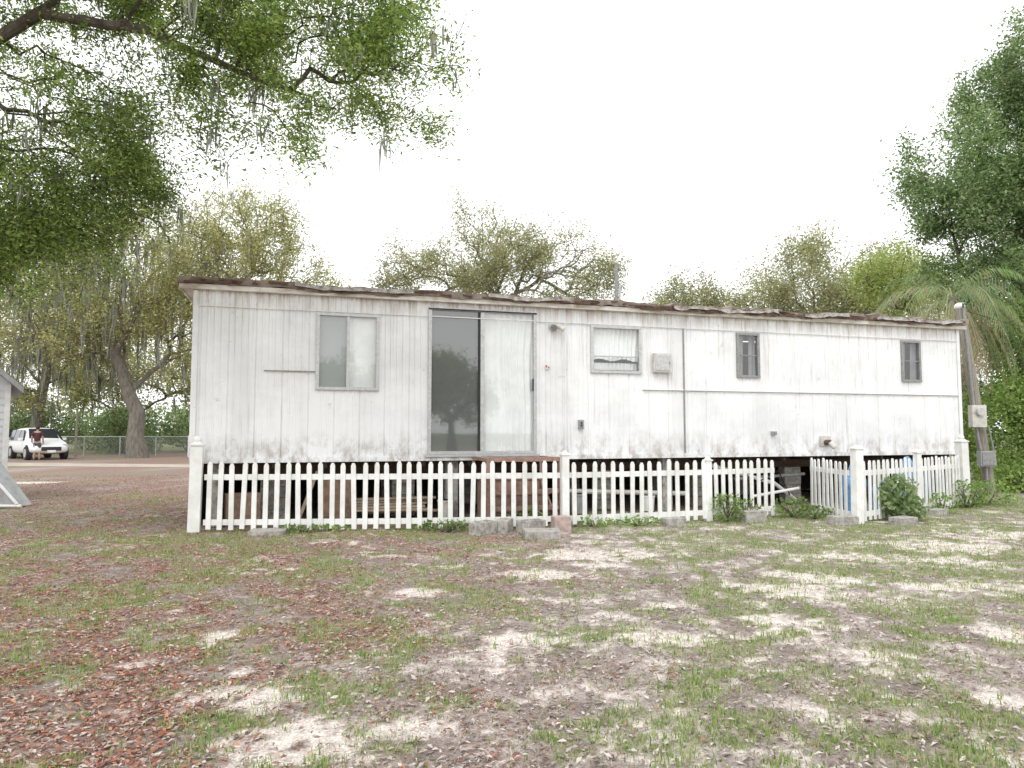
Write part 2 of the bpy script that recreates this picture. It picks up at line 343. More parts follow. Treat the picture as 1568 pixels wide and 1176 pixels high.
for i,uu in enumerate(ru):
    wob=sag(uu); dent=random.random()**2*(.055 if uu>8.3 else .026)
    for j,(v,zq) in enumerate(prof): V.append((uu,v+(.012*math.sin(uu*7)-dent*.7 if j<3 else 0),zq+wob+((dent if j in(1,2) else 0)-(random.random()*.025 if j==0 else 0))))
k=len(prof)
for i in range(len(ru)-1):
    for j in range(k): Fs.append((i*k+j,(i+1)*k+j,(i+1)*k+(j+1)%k,i*k+(j+1)%k))
npmesh("roof",V,Fs,[M_roofm],parent=MH)
b=MB()
b.b2(-.21,LEN+.14,-.105,.0-.020,3.70,3.780,M_eave)
b.b2(-.21,-.18,-.01,DEP+.1,3.70,3.780,M_eave); b.b2(-.175,-.002,-.01,DEP+.1,3.72,3.74,M_eave)
b.b2(0.0,LEN,-.032,-.020,3.445,3.462,M_wall)
b.b2(7.70,LEN-.05,-.034,-.020,2.262,2.282,M_wall); b.b2(7.70,LEN-.05,-.030,-.020,2.252,2.2615,M_wood); b.b2(1.05,1.84,-.034,-.020,2.45,2.468,M_wood)  # strip just under the long seam: grime and shadow line built dark, not wood
b.b2(0,LEN,-.036,-.020,Z0-.05,Z0+.035,M_wall)
b.b2(-.012,.07,-.034,-.020,Z0+.04,3.69,M_wall); b.b2(LEN-.07,LEN+.012,-.034,-.020,Z0+.04,3.69,M_wall)
b.b2(8.55,8.575,-.038,-.020,Z0+.04,3.44,M_alud)
b.b2(6.15,6.17,-.032,-.020,Z0+.04,3.44,M_wall)
b.make("trim_and_fascia",MH,bevel=.003)
V=[];Fs=[]
for s0,s1,am in ((8.3,10.6,.036),(11.2,12.3,.018),(13.0,15.3,.024),(4.7,6.2,.012),(1.5,3.4,.012)):
    nn=int((s1-s0)/.11); base_=len(V); ph=random.random()*6
    for i in range(nn+1):
        uu=s0+(s1-s0)*i/nn; dn=am*math.sin(uu*4.3+ph)+sag(uu)
        for j in range(3): V.append((uu+random.uniform(-.02,.02),-.180-.03*random.random()*(j==0),3.800+j*.034+dn*.8+random.uniform(-am,am)*.6))
    for i in range(nn):
        for j in range(2): q=base_+i*3+j; Fs.append((q,q+3,q+4,q+1))
npmesh("torn_flashing",V,Fs,[M_silver],parent=MH)
b=MB()
for i in range(170):
    uu=random.uniform(0,LEN) if i<110 else random.uniform(8,LEN); b.box((uu,-.163,3.825+sag(uu)+random.uniform(-.045,.02)),(random.uniform(.03,.4),.03,random.uniform(.010,.04)),M_rust,Matrix.Rotation(random.uniform(-.1,.1),3,'Y'))
b.make("rust_patches",MH)
def window(name,h,kind):
    u0,u1,z0,z1=h; b=MB(); f=.035
    M=M_alu if kind!='slim' else M_alud
    b.b2(u0-.02,u1+.02,-.038,.03,z1-f,z1+.015,M); b.b2(u0-.02,u1+.02,-.043,.03,z0-.015,z0+f,M)
    b.b2(u0-.02,u0+f,-.036,.03,z0+f,z1-f,M); b.b2(u1-f,u1+.02,-.036,.03,z0+f,z1-f,M)
    um=(u0+u1)/2
    if kind=='slider':
        b.b2(um-.025,um+.025,-.02,.028,z0+f,z1-f,M)
    if kind=='door':
        um=4.63; b.b2(um-.035,um+.035,-.022,.028,z0+f,z1-f,M); b.b2(um-.075,um-.037,-.016,.02,z0+f,z1-f,M_black)
        b.b2(u0-.02,u1+.02,-.048,-.0385,z1-.03,z1-.005,M_black)
        b.b2(u1-.07,u1-.045,-.06,-.038,2.2,2.42,M_black)
        b.b2(u0-.06,u1+.06,-.068,-.044,z0-.06,z0-.018,M_alu)
    if kind=='slim':
        zq=(z0+z1)/2; b.b2(u0+f,u1-f,-.015,.025,zq-.011,zq+.011,M)
    if kind=='awning':
        zq=z0+.30; b.b2(u0+f,u1-f,-.015,.025,zq-.009,zq+.009,M)
    b.make(name,MH,bevel=.003)
    def pane(a0,a1,v,mt,nm,c0=z0+f,c1=z1-f):
        npmesh(nm,[(a0,v,c0),(a1,v,c0),(a1,v,c1),(a0,v,c1)],[(0,1,2,3)],[mt],parent=MH)
    def curtain(a0,a1,v,mt,nm,c0=z0,c1=z1,amp=.018,fr=55,hem=0):
        nu=110; nzz=14; V=[];Fs=[]
        for j in range(nzz+1):
            for i in range(nu+1):
                uu=a0+(a1-a0)*i/nu; zz=c0+(c1-c0)*j/nzz
                ph=uu*fr+math.sin(zz*1.7+uu*3)*1.1
                V.append((uu+.01*math.sin(zz*4),v+amp*math.sin(ph)*(.5+.5*math.sin(uu*6.1+1))+.01*math.sin(uu*9+zz*3),zz+(hem*math.sin(uu*13) if j==0 else 0)))
        for j in range(nzz):
            for i in range(nu): q=j*(nu+1)+i; Fs.append((q,q+1,q+nu+2,q+nu+1))
        npmesh(nm,V,Fs,[mt],smooth=True,parent=MH)
    if kind=='slider':
        pane(u0+f,um-.025,.0,M_glass,"glass_left"); pane(um+.025,u1-f,.008,M_glass,"glass_right")
        pane(u0+f,um-.025,.02,M_screenl,"insect_screen"); curtain(um-.02,u1,.055,M_cloth,"curtain",amp=.010,fr=45)
    if kind=='door':
        pane(u0+f,um-.075,.0,M_glass2,"glass_left"); pane(um+.035,u1-f,.01,M_glass,"glass_right")
        pane(u0+f,um-.075,.02,M_screen,"insect_screen"); curtain(um,u1,.068,M_cloth,"curtain",fr=52,amp=.034)
    if kind=='awning':
        pane(u0+f,u1-f,.0,M_glass,"glass"); curtain(u0,u1,.068,M_cloth,"curtain",c0=z0+.24,amp=.034,fr=70,hem=.02); curtain(u0,u1,.12,M_cloth,"lower_curtain",c1=z0+.19,c0=z0+.06,amp=.03,fr=80)
    if kind=='slim':
        pane(u0+f,u1-f,.0,M_glass,"glass"); curtain(u0,u0+.20,.10,M_clothg,"curtain",fr=40); curtain(u0+.33,u1,.10,M_clothg,"curtain_right",fr=60)
window("sliding_window",holes[0],'slider'); window("sliding_glass_door",holes[1],'door'); window("kitchen_window",holes[2],'awning')
window("bedroom_window",holes[3],'slim'); window("bathroom_window",holes[4],'slim')
b=MB(); b.box((8.085,-.058,2.77),(.37,.08,.36),M_beige); b.box((8.085,-.103,2.77),(.31,.012,.30),M_alu); b.box((8.22,-.114,2.77),(.02,.012,.06),M_alud)
b.make("exterior_service_box",MH,bevel=.006)
b=MB(); b.cyl((5.92,-.01,3.36),(5.92,-.05,3.36),.07,.06,M_beige,16); b.cyl((5.92,-.05,3.37),(5.92,-.13,3.33),.045,.06,M_alud,16); b.sph((6.02,-.09,3.36),.05,M_beige); b.cyl((6.02,-.09,3.36),(6.11,-.13,3.31),.03,.055,M_beige,14)
b.make("porch_light",MH)
b=MB(); b.box((5.82,-.030,2.64),(.07,.018,.075),M_vinyl); b.box((5.80,-.042,2.65),(.025,.006,.04),M_red); b.box((5.84,-.042,2.63),(.02,.006,.03),M_red); b.make("house_number",MH)
b=MB(); b.box((6.45,-.043,1.62),(.10,.05,.16),M_grey); b.box((6.45,-.072,1.62),(.07,.008,.11),M_alud); b.box((6.45,-.079,1.645),(.03,.008,.035),M_black); b.box((6.45,-.079,1.60),(.03,.008,.035),M_black); b.make("outlet_box",MH,bevel=.003)
b=MB(); b.box((10.52,-.043,1.46),(.12,.05,.07),M_grey); b.box((10.52,-.072,1.46),(.09,.008,.045),M_alud); b.make("outlet_box_low",MH,bevel=.003)
b=MB(); b.cyl((11.75,-.01,1.27),(11.75,-.15,1.27),.055,.055,M_rust,14); b.cyl((11.75,-.15,1.27),(11.8,-.22,1.17),.05,.05,M_beige,14); b.box((11.75,-.027,1.30),(.26,.016,.2),M_beige); b.make("dryer_vent",MH)
b=MB(); b.cyl((7.62,.9,3.9),(7.62,.9,4.85),.035,.035,M_alud,12); b.cyl((7.70,.92,3.9),(7.70,.92,4.45),.022,.022,M_alu,10); b.make("roof_vent_pipe",MH)
b=MB()
for v in (.9,2.7):
    b.b2(.1,LEN-.1,v-.04,v+.04,Z0-.30,Z0-.28,M_rust); b.b2(.1,LEN-.1,v-.01,v+.01,Z0-.28,Z0-.06,M_rust); b.b2(.1,LEN-.1,v-.04,v+.04,Z0-.06,Z0-.04,M_rust)
u=.4
while u<LEN: b.b2(u,u+.05,.05,DEP-.05,Z0-.14,Z0-.055,M_dark); u+=.8
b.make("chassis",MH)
b=MB()
for uu in (1.2,3.4,5.0,7.3,9.4,11.6,13.9):
    for v in (.9,2.7):
        for q in range(4): b.box((uu+random.uniform(-.01,.01),v,.085+q*.19),(.40,.20,.183),M_conc)
for uu in (.35,4.15,8.3): b.box((uu,.28,.5),(.2,.2,1.0),M_conc)
b.make("block_piers",MH,bevel=.006)
b=MB(); b.b2(.02,LEN-.02,DEP-.08,DEP-.06,0.0,Z0,M_dark); b.b2(LEN-.05,LEN-.03,.3,DEP-.1,0,Z0,M_dark); b.b2(.03,.05,.4,DEP-.1,0,Z0,M_dark); b.make("light_block_skirt",MH)  # unseen closed panels, added to keep the space below the home dark
b=MB()
for i in range(6): b.box((3.1+random.uniform(-.3,.3),.45+random.uniform(-.15,.2),.12+i*.045),(1.3+random.random()*.6,.12,.036),M_lum,Matrix.Rotation(random.uniform(-.15,.15),3,'Z'))
b.box((1.75,.2,.42),(.05,.12,.9),M_lum,Matrix.Rotation(.35,3,'Y')); b.box((2.25,.3,.4),(.5,.03,.7),M_step,Matrix.Rotation(.2,3,'X')); b.box((.75,.3,.3),(.5,.3,.42),M_step,Matrix.Rotation(.3,3,'Z'))
b.make("lumber_pile",MH)
b=MB()
for uu,v,r_,h_,mm_ in ((4.0,.0,.14,.34,M_beige),(6.5,.25,.15,.36,M_grey),(7.9,.2,.12,.3,M_vinyl)):
    b.cyl((uu,v,.01),(uu,v,h_),r_*.85,r_,mm_,18); b.cyl((uu,v,h_-.03),(uu,v,h_),r_*1.06,r_*1.06,mm_,18)
b.make("buckets",MH)
b=MB()
b.tube([(5.9,.35,.42),(8.8,.30,.30)],.045,M_beige); b.tube([(9.3,.4,.85),(10.8,.35,.45),(11.4,.5,.1)],.04,M_vinyl); b.tube([(9.9,.4,.55),(11.6,.45,.62)],.03,M_grey); b.tube([(10.2,.3,.2),(11.3,.25,.35)],.03,M_vinyl); b.tube([(10,.35,.8),(10.3,.3,.45),(10.9,.35,.7),(11.2,.4,.2)],.012,M_black)
b.make("drain_pipes",MH)
# ------------------------------------------------------------ entry steps with rusty railing behind the fence
ST=empty("entry_steps",(-4.95,10.95,0),A_); b=MB()
for uu in (4.45,5.05,5.66):
    b.b2(uu-.032,uu+.032,-1.12,-1.07,.0,1.08,M_rail)
for zz in (1.05,.80,.54,.28): b.b2(4.485,5.625,-1.118,-1.075,zz-.035,zz+.035,M_rail)
for uu in (4.45,5.66): b.b2(uu-.025,uu+.025,-1.065,-.12,1.02,1.07,M_rail); b.b2(uu-.02,uu+.02,-.14,-.10,.0,1.01,M_rail)
for zz,v in ((.22,-1.0),(.45,-.70),(.68,-.40)): b.b2(4.50,5.61,v,v+.29,zz,zz+.04,M_step); b.b2(4.56,5.55,v+.02,v+.04,zz-.19,zz-.003,M_step)
for uu in (4.52,5.56):
    b.add([(uu,-1.02,.0),(uu,-.12,.0),(uu,-.12,.66),(uu,-.38,.66),(uu,-1.02,.2),(uu+.03,-1.02,.0),(uu+.03,-.12,.0),(uu+.03,-.12,.66),(uu+.03,-.38,.66),(uu+.03,-1.02,.2)],[(0,1,2,3,4),(9,8,7,6,5),(0,4,9,5),(4,3,8,9),(3,2,7,8)],M_step)
b.make("frame_and_treads",ST)
# ------------------------------------------------------------ picket fence
def fence(name,P,ends,h=1.0,sp=.158,wd=.072,tiltr=.012,hpost=1.12):
    root=empty(name); b=MB()
    for (p,q) in zip(P[:-1],P[1:]):
        p=Vector((*p,0));q=Vector((*q,0)); d=q-p; Ln=d.length; d.normalize(); nrm=Vector((d.y,-d.x,0)); ang=math.atan2(d.y,d.x)
        Rm=Matrix.Rotation(ang,3,'Z')
        for zz in (.14,.81): b.box((p+q)/2+Vector((0,0,zz))-nrm*.022,(Ln,.028,.085),M_vinyl,Rm)
        k=int(Ln/sp); 
        for i in range(k):
            c=p+d*((i+.5)*Ln/k+random.gauss(0,.004)); tl=random.gauss(0,tiltr); hh=h+random.gauss(0,.010)
            R2=Rm@Matrix.Rotation(tl,3,'Y')
            z0=.03+random.gauss(0,.008); t=.011; w2=wd/2
            sh=[(-w2,0),(w2,0),(w2,hh-.045),(w2*.45,hh),(-w2*.45,hh),(-w2,hh-.045)]
            vs=[R2@Vector((a,-t,zz)) for a,zz in sh]+[R2@Vector((a,t,zz)) for a,zz in sh]; vs=[v+c+Vector((0,0,z0))+nrm*.006 for v in vs]
            b.add(vs,[(0,1,2,3,4,5),(11,10,9,8,7,6)]+[(j,j+6,(j+1)%6+6,(j+1)%6) for j in range(6)],M_vinyl)
    b.make("pickets_and_rails",root,bevel=.002)
    b=MB()
    for (px_,py_,w_,hp,tl) in ends:
        Rm=Matrix.Rotation(A_,3,'Z')@Matrix.Rotation(tl,3,'Y')
        b.box((px_,py_,hp/2),(w_,w_,hp),M_vinyl,Rm); top=Vector((px_,py_,hp/2))+Rm@Vector((0,0,hp/2))
        b.box(top+Vector((0,0,.012)),(w_+.03,w_+.03,.024),M_vinyl,Rm); b.box(top+Vector((0,0,.05)),(w_*.95,w_*.95,.05),M_vinyl,Rm,taper=.35)
        if hp>1.25: b.sph(top+Vector((0,0,.09)),w_*.35,M_vinyl)
    b.make("posts",root,bevel=.006)
fence("picket_fence",[(-4.6,10.67),(-1.8,10.83),(.75,11.12)],[(-4.72,10.67,.17,1.28,.012),(.82,11.12,.115,1.12,0)])
fence("picket_fence",[(.9,11.15),(3.28,11.96)],[(3.28,11.96,.10,1.0,0)],h=.98)
fence("picket_fence",[(3.36,11.98),(4.64,12.6)],[],h=.97,tiltr=.02)
fence("picket_gate",[(5.5,13.2),(5.52,11.75)],[(5.6,11.6,.14,1.2,.02)],h=.97,tiltr=.02)
fence("picket_fence",[(5.7,11.66),(7.3,12.9),(8.95,14.25)],[(9.03,14.3,.17,1.28,-.02),(7.35,12.95,.1,1.1,.02)],h=.98,tiltr=.015)
# ------------------------------------------------------------ blocks and slabs
def block(name,x,y,rz,sz=(.40,.20,.19),m_=M_conc,hollow=False,tilt=0):
    b=MB(); Rm=Matrix.Rotation(rz,3,'Z')@Matrix.Rotation(tilt,3,'X'); L_,W_,H_=sz
    if hollow:
        for q in (-W_/2+.015,W_/2-.015): b.box(Rm@Vector((0,q,0))+Vector((x,y,H_/2)),(L_,.03,H_),m_,Rm)
        for q in (-L_/2+.016,0,L_/2-.016): b.box(Rm@Vector((q,0,0))+Vector((x,y,H_/2)),(.03,W_-.062,H_-.004),m_,Rm)
    else: b.box((x,y,H_/2-.01),sz,m_,Rm)
    b.make(name,None,bevel=.008)
block("concrete_block",-.42,10.45,.9,hollow=True); block("concrete_block",-.12,10.75,1.35); block("concrete_block",.42,10.15,.05,(.5,.36,.12)); block("concrete_block",.28,10.62,.5,hollow=True)
block("paver",.72,10.55,.2,(.25,.25,.26),M_pink); block("paver",.62,10.2,.5,(.3,.25,.07),M_pink)
block("concrete_block",4.0,11.9,.3); block("concrete_block",5.3,11.5,.2,(.42,.24,.15)); block("concrete_block",6.3,11.55,.5,(.4,.25,.13)); block("concrete_slab",-3.55,10.45,.1,(.5,.3,.08)); block("concrete_block",2.55,11.35,.3,(.36,.2,.14)); block("concrete_block",7.6,12.8,.6,(.4,.2,.12))
def lump(name,c,s,m_,seed):
    b=MB(); b.sph((0,0,0),1,m_,28,18); o=b.make(name,smooth=True)
    for v in o.data.vertices:
        n_=v.co.normalized(); f=1+.22*math.sin(n_.x*5+seed)*math.cos(n_.z*6)+.12*math.sin(n_.y*11+n_.x*7)
        v.co=Vector((n_.x*s[0]*f,n_.y*s[1]*f,max(n_.z*s[2]*f,-s[2]*.5)))
    o.location=c; return o
lump("blue_tarp_bundle",(6.05,12.7,.30),(.2,.2,.5),M_blue,1); lump("blue_tarp_bundle",(7.55,13.5,.36),(.26,.22,.6),M_blue,4); lump("blue_bucket_cover",(6.9,13.3,.2),(.2,.2,.3),M_blue,8)
# ------------------------------------------------------------ service pole
SP=empty("service_pole"); b=MB(); p0=Vector((11.45,17.1,-.1)); p1=Vector((10.82,17.0,4.5))
b.cyl(p0,p1,.125,.105,M_wood,14); b.sph(p1,.12,M_vinyl,12,8,(1,1,.8)); b.make("pole",SP,smooth=False)
b=MB(); b.box((11.02,16.82,1.85),(.34,.16,.52),M_beige); b.cyl((11.02,16.74,1.95),(11.02,16.66,1.95),.1,.09,M_alu,16); b.box((11.2,16.84,.85),(.36,.16,.36),M_grey); b.box((11.2,16.75,.85),(.3,.02,.3),M_alud)
b.tube([(11.0,16.85,1.6),(11.08,16.85,1.05)],.03,M_alud); b.tube([(10.98,16.88,2.1),(10.82,16.86,4.45),(10.75,16.75,4.55)],.028,M_alud); b.tube([(11.2,16.86,.68),(11.22,16.86,0)],.03,M_alud); b.tube([(11.26,16.8,1.6),(11.36,16.8,1.0)],.02,M_alud)
b.make("meter_and_conduit",SP,bevel=.004)
b=MB(); pts=[Vector((10.8,17,4.45)).lerp(Vector((30,26,7)),t/14)+Vector((0,0,-1.4*4*(t/14)*(1-t/14))) for t in range(15)]; b.tube(pts,.008,M_black,5); b.make("service_drop_wire",SP)
# ------------------------------------------------------------ trees
def frustums(P0,P1,r0,r1,k):
    d=P1-P0; ln=np.linalg.norm(d,axis=1,keepdims=True)+1e-9; d=d/ln
    ref=np.where(np.abs(d[:,2:3])<.9,np.array([[0,0,1.]]),np.array([[1.,0,0]])); a=np.cross(d,ref); a/=np.linalg.norm(a,axis=1,keepdims=True); b_=np.cross(d,a)
    t=np.arange(k)*2*math.pi/k; ct=np.cos(t)[None,:,None]; st=np.sin(t)[None,:,None]
    ring=a[:,None,:]*ct+b_[:,None,:]*st; P0=P0-d*r0[:,None]*.3; P1=P1+d*r1[:,None]*.3
    V=np.concatenate([P0[:,None,:]+ring*r0[:,None,None],P1[:,None,:]+ring*r1[:,None,None]],1).reshape(-1,3)
    q=np.arange(len(P0))[:,None,None]*2*k; i=np.arange(k); f=np.stack([i,(i+1)%k,(i+1)%k+k,i+k],1)[None]
    return V,(q+f).reshape(-1,4)
def tree(name,trunk,r0,ells,npts,nleaf,lsize,pal,wts,seed,sigma=.25,step=.45,rt=.008,pw=.3,fork=.45,bark=None,moss=0,mosslen=.7,tipmax=6,droop=.12,lw=.42,shell=.35,rl=None,cf=.9,cp=2.2):
    r=np.random.default_rng(seed); root=empty(name,(trunk[0][0],trunk[0][1],0)); org=np.array([trunk[0][0],trunk[0][1],0.])
    T=[np.array(trunk[0],float)]; 
    for a,b_ in zip(trunk[:-1],trunk[1:]):
        a=np.array(a,float);b_=np.array(b_,float); k=max(1,int(np.linalg.norm(b_-a)/step))
        for i in range(1,k+1): T.append(a+(b_-a)*i/k+(r.normal(0,.03,3) if i<k else 0)*step*2)
    P=list(T); par=[-1]+list(range(len(T)-1)); pl=[0.]
    for i in range(1,len(T)): pl.append(pl[-1]+np.linalg.norm(P[i]-P[i-1]))
    f0=int(len(T)*fork); pf=pl[f0]; usable=[i>=f0 for i in range(len(T))]; pl=[max(0,q-pf) if i>=f0 else 0 for i,q in enumerate(pl)]
    vol=np.array([float(e[1][0]*e[1][1]*e[1][2]*(e[2] if len(e)>2 else 1)) for e in ells]); vol=vol/vol.sum(); pts=[]
    for e,vv in zip(ells,vol):
        k=max(4,int(npts*vv)); d=r.normal(size=(k,3)); d/=np.linalg.norm(d,axis=1,keepdims=True); rad=r.random(k)**shell
        lob=1+.28*np.sin(d[:,0]*4.1+seed)*np.cos(d[:,2]*5.3+seed*2)+.15*np.sin(d[:,1]*9+seed)
        pts.append(np.array(e[0])+d*rad[:,None]*lob[:,None]*np.array(e[1]))
    pts=np.concatenate(pts); pts=pts[pts[:,2]>.5]
    Pa=np.zeros((len(T)+len(pts)*12+50,3)); Pa[:len(P)]=P; pla=np.full(len(Pa),1e9); pla[:len(P)]=[q if u_ else 1e9 for q,u_ in zip(pl,usable)]; n=len(P)
    dt=np.min(np.linalg.norm(pts[:,None,:]-np.array(T)[None,f0:,:],axis=2),axis=1); pts=pts[np.argsort(dt)]
    for p in pts:
        d=np.linalg.norm(Pa[:n]-p,axis=1); c=d+pw*pla[:n]; i=int(np.argmin(c)); D=d[i]
        if D<.08: continue
        k=min(10,max(1,int(math.ceil(D/step)))); a=Pa[i].copy(); pr=i
        for q in range(1,k+1):
            t=q/k; x_=a+(p-a)*t; x_[2]+=droop*D*math.sin(math.pi*t)*.6
            if q<k: x_+=r.normal(0,.07,3)*min(D/k,.8)
            Pa[n]=x_; pla[n]=pla[pr]+np.linalg.norm(x_-Pa[pr]); par.append(pr); pr=n; n+=1
    P=Pa[:n]-org; par=np.array(par[:n]); cnt=np.zeros(n); ch=np.zeros(n,int)
    for i in range(1,n): ch[par[i]]+=1
    cnt[ch==0]=1
    for i in range(n-1,0,-1): cnt[par[i]]+=cnt[i]
    ex=math.log((rl or r0*.7)/rt)/math.log(max(cnt[0],3)); rad=rt*cnt**ex
    tn=len(T); hh=np.linspace(0,1,f0+1); rad[:f0+1]=np.maximum(rad[:f0+1],r0*(1-hh)+rad[f0]*hh); rad[0]*=1.3
    e=np.arange(1,n); pr=par[1:]; r0_=np.minimum(rad[pr],rad[e]*1.6); r0_[:tn-1]=rad[pr[:tn-1]]
    Vs=[];Fs=[];o=0
    for k,lo,hi in ((10,.06,9),(5,.02,.06),(3,0,.02)):
        s_=(rad[e]>=lo)&(rad[e]<hi)
        if s_.any():
            V,Fq=frustums(P[pr[s_]],P[e[s_]],r0_[s_],rad[e[s_]],k); Vs.append(V);Fs.append(Fq+o);o+=len(V)
    npmesh("trunk_and_limbs",np.concatenate(Vs),np.concatenate(Fs),[bark or M_bark],parent=root)
    cand=np.where(cnt<=tipmax)[0]; cand=cand[cand>=tn]
    wgt=fbm(P[cand,0]*cf+P[cand,1]*.37+50,P[cand,2]*cf+50,seed)**cp*(.3+r.random(len(cand))); wgt/=wgt.sum(); ci=r.choice(cand,nleaf,p=wgt)
    off=r.normal(0,sigma,(nleaf,3)); off[:,2]-=sigma*.35; fr=r.random((nleaf,1)); C=P[ci]*fr+P[par[ci]]*(1-fr)+off
    A=r.normal(size=(nleaf,3)); A[:,2]=A[:,2]*.6-.35; Nn=r.normal(size=(nleaf,3)); Nn[:,2]+=.5
    tone=.65+.7*fbm(C[:,0]*.8+30,C[:,2]*.8+C[:,1]*.3+30,seed+5)
    c=pickcol(nleaf,pal,wts,.25,r)*tone[:,None]; ls=lsize*(.6+.8*r.random(nleaf))
    V,Fq=leafquads(C,A,Nn,ls/2,ls*lw/2,(r.random((nleaf,1))-.3)*.3); npmesh("foliage",V,Fq,[M_leaf],cols=np.repeat(c,4,0),parent=root)
    if moss:
        mc=np.where((rad<.09)&(np.arange(n)>tn))[0]; mi=r.choice(mc,moss); k=9; ci=np.repeat(mi,k); nn=len(ci)
        ln=np.repeat(mosslen*(.3+r.random(moss)),k)*(.4+.8*r.random(nn)); C=P[ci]+r.normal(0,.05,(nn,3)); C[:,2]-=ln/2
        A=r.normal(0,.08,(nn,3)); A[:,2]=-1; Nn=r.normal(size=(nn,3)); Nn[:,2]=0
        V,Fq=leafquads(C,A,Nn,ln/2,.010+.014*r.random(nn)*(mosslen/.7),.05); npmesh("spanish_moss",V,Fq,[M_moss],cols=np.repeat(pickcol(nn,[(.30,.31,.27),(.38,.39,.34),(.24,.25,.22)],[1,1,1],.2,r),4,0),parent=root)
    return root
G1=[(.22,.33,.09),(.30,.41,.12),(.36,.45,.16),(.15,.23,.07)]; W1=[3,3,2,2]
G0=[(.25,.36,.09),(.33,.45,.12),(.40,.49,.16),(.16,.22,.08),(.17,.20,.11)]; W0=[3,3,2.2,1.8,1.3]
YG=[(.48,.47,.20),(.39,.42,.18),(.55,.52,.27),(.30,.32,.15)]; W2=[3,3,2,2]
GG=[(.46,.46,.26),(.37,.40,.20),(.54,.51,.31),(.30,.32,.18)]
tree("live_oak",[(-11.5,8.6,-.1),(-11.2,8.7,2.2),(-10,8.8,4.2),(-8,8.9,5.8),(-6.2,9.0,7.0),(-4.8,9.0,6.75),(-3.6,9,6.2),(-2.6,9,5.85)],.42,
 [((-3.3,9,6.75),(2.1,1.2,.85),1.2),((-1.6,9,6.25),(1.0,.8,.95),1.8),((-6.0,9.6,5.6),(1.1,1.5,1.3),1.3),((-6.3,9.4,4.3),(1.0,1.3,1.15),1.2),((-5.2,9.6,4.6),(.6,1.0,.8),1.2),((-5,9,8.0),(4,2.0,1.0),.7),((-3.5,8.8,5.4),(1.1,.7,.8),1.1),((-8.5,9,6.5),(2,2,2),.4)],
 1800,195000,.062,G0,W0,5,sigma=.12,step=.28,rt=.005,pw=.25,fork=.4,moss=130,mosslen=.4,tipmax=5,droop=.1,rl=.11,cf=1.8,cp=2.6,shell=.45,lw=.36)
tree("moss_draped_oak",[(-21,40,-.1),(-21.1,40,2.5),(-22,40,4.8),(-23.2,40,7.5),(-23.5,40,9.5)],.5,
 [((-22.5,40,11),(6,4.5,4),1),((-25.5,40,7.5),(4.5,4,2.5),1),((-18.8,40,8),(2.6,3.5,3),1)],900,50000,.15,YG,W2,8,sigma=.42,step=.9,rt=.016,fork=.3,bark=M_barkp,moss=450,mosslen=1.9,lw=.5,cp=2.8)
tree("moss_draped_oak",[(-31,46,-.1),(-30.5,46,4),(-30,46,8)],.45,[((-29,46,10),(6,4,5)),((-33,46,6),(4,3,3))],600,34000,.17,YG,W2,18,sigma=.5,step=1,rt=.016,bark=M_barkp,moss=260,mosslen=2.0,lw=.5,cp=2.6)
tree("oak_tree",[(-13.8,38,-.1),(-14.2,38,3),(-14.8,38,6),(-15,38,8.5)],.33,[((-14.6,38,11.9),(3.7,3,3.1)),((-11.0,38,9.4),(2.2,2,1.6)),((-17.5,38,9.5),(2,2,2))],650,28000,.14,YG,W2,21,sigma=.32,step=.8,rt=.014,bark=M_barkp,moss=50,mosslen=1.2,lw=.5,cp=2.8)
tree("oak_tree",[(-1,33,-.1),(-1.1,33,3),(-1,33,6.5)],.3,[((-1.0,33,9.8),(2.6,2.2,2.5)),((-5.0,33,8.8),(1.8,1.5,1.5)),((3.1,33,9.1),(2.2,2,2.0))],650,36000,.12,GG,W2,31,sigma=.28,step=.7,rt=.013,bark=M_barkp,lw=.5,cp=2.6)
tree("oak_tree",[(10.4,38,-.1),(10.3,38,4),(10.4,38,6)],.26,[((10.2,38,8.0),(2.7,2,1.8)),],300,16000,.14,GG,W2,37,sigma=.32,step=.8,rt=.013,bark=M_barkp,lw=.5)
tree("oak_tree",[(16.5,36,-.1),(16.3,36,4),(16.2,36,7)],.34,[((15.6,36,8.5),(3.3,3,2.8)),((19,36,8.4),(2.6,2.4,2.4)),((12.8,36,7.6),(1.8,1.6,1.8))],650,40000,.14,GG,W2,43,sigma=.34,step=.8,rt=.013,bark=M_barkp,lw=.5,cp=2.5)
tree("elm_tree",[(19.3,30,-.1),(19.2,30,4)],.25,[((16.4,30,8.0),(1.9,2,1.5)),((18.6,30,6.8),(2,2,2))],300,14000,.14,[(.42,.50,.16),(.33,.41,.13),(.50,.54,.22)],[1,1,1],47,sigma=.32,step=.7,rt=.012)
tree("laurel_oak",[(16.6,22.5,-.1),(16.5,22.5,3),(16.3,22.5,6),(16.5,22.5,10)],.4,
 [((16.9,22,12.2),(2.3,2.4,2.8)),((15.0,22,9.6),(2.6,2.2,2.3)),((15.9,22,6.3),(2.9,2.2,2.5)),((15.9,21.6,3),(2.4,1.5,2.4)),((19.5,22,8),(3,3,5),.5)],1500,180000,.105,[(.20,.30,.12),(.28,.38,.17),(.36,.45,.23),(.13,.19,.08)],W1,51,sigma=.21,step=.6,rt=.010,fork=.15,lw=.5,cp=2.6,cf=1.2)
